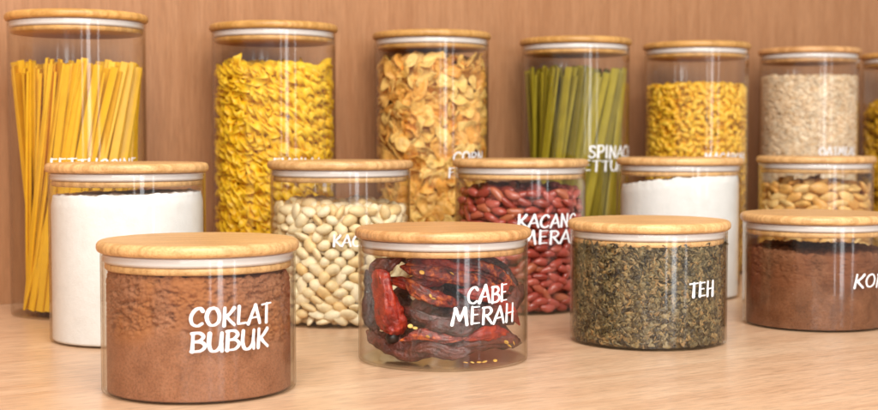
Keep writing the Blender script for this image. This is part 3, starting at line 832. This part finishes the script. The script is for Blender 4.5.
# each pod: centre line as (photo column, photo row, depth), radii in mm
K = [
 (((377, 272, -.026), (378, 292, -.031), (385, 315, -.031), (391, 334, -.029), (391, 343, -.028)), (5.2, 8.6, 9.0, 7.4, 4.0), 'chili_red', 'bright glossy red dried chili hanging upright at the left of the jar', ((391, 340, -.028), (390, 345, -.0275), (391, 349, -.027))),
 (((410, 257, -.018), (396, 260, -.024), (384, 268, -.027), (376, 276, -.024), (371, 286, -.018)), (2.5, 4.8, 6.2, 6.5, 4.0), 'chili_brown', 'dark brown shrivelled chili bent over the top of the bright red one', None),
 (((362, 275, -.004), (366, 300, -.008), (366, 322, -.010), (374, 340, -.014)), (3.0, 5.0, 5.5, 4.0), 'chili_dark', 'dark crumpled chili pressed against the left side of the jar', None),
 (((362, 338, -.008), (380, 350, -.020), (405, 357, -.028), (430, 352, -.032), (450, 336, -.030)), (4.0, 7.0, 7.5, 6.5, 2.5), 'chili_brown', 'broad brown chili lying along the bottom left with its tip turned up', None),
 (((426, 362, -.032), (455, 355, -.030), (485, 349, -.026), (512, 348, -.018), (526, 350, -.006)), (3.5, 6.0, 6.8, 5.5, 3.0), 'chili_brown', 'long reddish brown chili lying along the bottom right of the jar', None),
 (((398, 272, -.027), (420, 276, -.031), (448, 282, -.030), (480, 288, -.022), (515, 300, -.010)), (2.6, 4.6, 5.0, 4.5, 2.5), 'chili_orange', 'shiny orange red chili lying level near the top of the jar', None),
 (((402, 284, -.024), (418, 297, -.030), (438, 306, -.029), (462, 310, -.022)), (2.5, 4.6, 4.8, 2.6), 'chili_orange', 'small orange tipped chili slanting below the level orange red one', None),
 (((445, 268, -.012), (470, 270, -.016), (497, 278, -.010), (520, 292, 0.0)), (3.0, 4.8, 5.0, 3.0), 'chili_orange', 'orange flecked chili just below the lid above the word CABE', None),
 (((430, 318, -.014), (455, 315, -.019), (485, 318, -.018), (518, 330, -.008)), (4.0, 7.5, 7.0, 4.0), 'chili_dark', 'wide dark maroon chili behind the word MERAH', None),
 (((400, 325, -.014), (418, 315, -.021), (432, 300, -.018), (440, 285, -.010)), (4.0, 6.5, 6.5, 4.0), 'chili_brown', 'brown maroon chili standing slanted right of the bright red one', None),
 (((528, 290, .006), (518, 305, -.004), (502, 322, -.013), (484, 336, -.018)), (3.0, 6.0, 6.5, 4.0), 'chili_brown', 'maroon chili slanting down the right side of the jar', None),
 (((418, 258, -.004), (445, 260, -.004), (480, 263, -.002), (512, 272, .004)), (2.5, 4.2, 4.5, 2.6), 'chili_dark', 'thin dark chili lying right under the lid', None),
 (((440, 338, -.022), (465, 334, -.024), (492, 336, -.020), (516, 342, -.010)), (3.0, 6.0, 6.5, 4.0), 'chili_dark', 'dark chili resting on the long brown one at the bottom right', None),
 (((372, 352, .002), (395, 346, .004), (425, 342, .0), (450, 345, -.004)), (4.0, 7.5, 8.0, 5.0), 'chili_dark', 'dark chili on the floor of the jar behind the brown ones', None),
 (((505, 268, .012), (510, 290, .012), (500, 315, .010), (490, 340, .008)), (4.0, 7.0, 8.0, 5.0), 'chili_dark', 'dark chili standing at the back right of the jar', None),
 (((440, 262, .016), (450, 290, .015), (465, 318, .014), (470, 345, .012)), (4.0, 8.0, 8.0, 5.0), 'chili_dark', 'dark chili standing at the back behind the lettering', None),
 (((395, 300, .010), (410, 318, .008), (430, 330, .006), (455, 335, .004)), (4.0, 7.0, 7.5, 5.0), 'chili_dark', 'dark chili in the middle of the jar behind the slanted brown one', None),
 (((404, 266, -.020), (425, 268, -.027), (452, 272, -.028), (476, 276, -.024)), (1.8, 3.2, 3.4, 1.6), 'chili_red', 'slender glossy red chili just under the lid', None),
 (((396, 312, -.026), (416, 322, -.033), (440, 330, -.034), (464, 326, -.033)), (1.8, 3.6, 3.8, 1.8), 'chili_dark', 'slender dark chili crossing below the slanted orange tipped one', None),
 (((470, 298, -.024), (492, 304, -.024), (512, 316, -.018), (524, 332, -.010)), (1.8, 3.6, 3.8, 1.8), 'chili_red', 'slender red chili curving down behind the lettering at the right', None),
 (((398, 348, -.036), (420, 342, -.038), (446, 346, -.038), (470, 344, -.036)), (1.6, 3.4, 3.6, 1.6), 'chili_orange', 'slender orange red chili lying on the broad brown one near the bottom', None),
 (((480, 275, .022), (455, 280, .024), (430, 288, .024), (412, 300, .022)), (4.0, 7.0, 7.0, 4.0), 'chili_brown', 'brown chili lying across the back of the jar', None),
]
for i, (pts, rad, mt, lab, st) in enumerate(K):
    chili([px(*p) for p in pts], [r/1000*(.86 if i == 0 else .80) for r in rad], M[mt], lab, i+1, flat=.6 if i else .75, stem=[px(*p) for p in st] if st else None)
# slender pods filling the gaps behind the ones against the glass
FILL = [((-.036, -.014, .050), (-.020, -.022, .047), (-.004, -.020, .050), (.010, -.014, .054), 'chili_red', 'slender red chili in the upper left behind the bright upright one'),
        ((-.038, -.006, .020), (-.024, -.012, .026), (-.008, -.014, .024), (.006, -.012, .019), 'chili_brown', 'slender brown chili low on the left behind the broad one'),
        ((.004, -.030, .031), (.016, -.029, .029), (.028, -.024, .031), (.037, -.016, .036), 'chili_brown', 'slender brown chili crossing behind the word MERAH'),
        ((.008, -.026, .044), (.020, -.026, .041), (.031, -.018, .042), (.040, -.006, .047), 'chili_red', 'slender red chili crossing behind the word CABE'),
        ((.012, -.034, .016), (.024, -.030, .019), (.034, -.021, .017), (.042, -.008, .013), 'chili_red', 'slender red chili low on the right above the long brown one'),
        ((-.026, .010, .058), (-.010, .006, .055), (.008, .008, .056), (.024, .012, .052), 'chili_dark', 'slender dark chili high at the back under the lid'),
        ((-.012, -.036, .022), (-.002, -.039, .025), (.010, -.038, .022), (.020, -.035, .024), 'chili_dark', 'slender dark chili at the front centre between the lower pods'),
        ((-.034, .016, .036), (-.018, .012, .040), (0, .010, .036), (.016, .014, .032), 'chili_brown', 'slender brown chili at half height in the back left'),
        ((.036, .012, .052), (.030, .002, .040), (.030, -.004, .028), (.034, -.002, .016), 'chili_red', 'slender red chili standing at the far right of the jar'),
        ((-.018, -.034, .010), (-.006, -.037, .012), (.006, -.036, .009), (.016, -.036, .010), 'chili_brown', 'slender brown chili on the jar floor at the front centre')]
for i, (a_, b_, c_, d_, mt, lab) in enumerate(FILL):
    chili([a_, b_, c_, d_], [.0016, .0036, .0039, .0016], M[mt], lab, 40+i, flat=.65)
seed_me = mesh_np('chili_seed', *ellipsoid(.0016, .0013, .0004, 10, 6), M['seed'])
cj = Vector((*JARS['chili'], 0))
for (x, y, d) in ((414, 335, -.036), (409, 333, -.037), (466, 361, -.0445), (473, 360, -.0442), (480, 360, -.0438), (487, 359, -.0432), (512, 350, -.033), (518, 354, -.0315),
                  (523, 351, -.027), (430, 302, -.0375), (433, 305, -.037), (427, 344, -.041), (500, 357, -.040), (421, 278, -.0375), (452, 279, -.0365)):
    p = Vector(px(x, y, d)); r = math.hypot(p.x, p.y)
    if r > R_IN-.0016: p.x *= (R_IN-.0016)/r; p.y *= (R_IN-.0016)/r
    if y > 355: p.z = .0048
    o = obj('chili_seed', seed_me); o.location = cj + p
    o.rotation_euler = (random.uniform(.5, 1.4) if y < 355 else random.uniform(-.3, .3), random.uniform(-.5, .5), random.uniform(0, 3))
    tag(o, 'tiny flat yellow chili seed ' + ('on the jar floor, ' if y > 350 else 'on the chilies, ') + ('left part of the jar' if x < 418 else 'just left of the lettering' if x < 440 else 'middle of the jar' if x < 480 else 'under the word MERAH' if x < 505 else 'right part of the jar'), 'seed', 'loose chili seeds in the short jar')
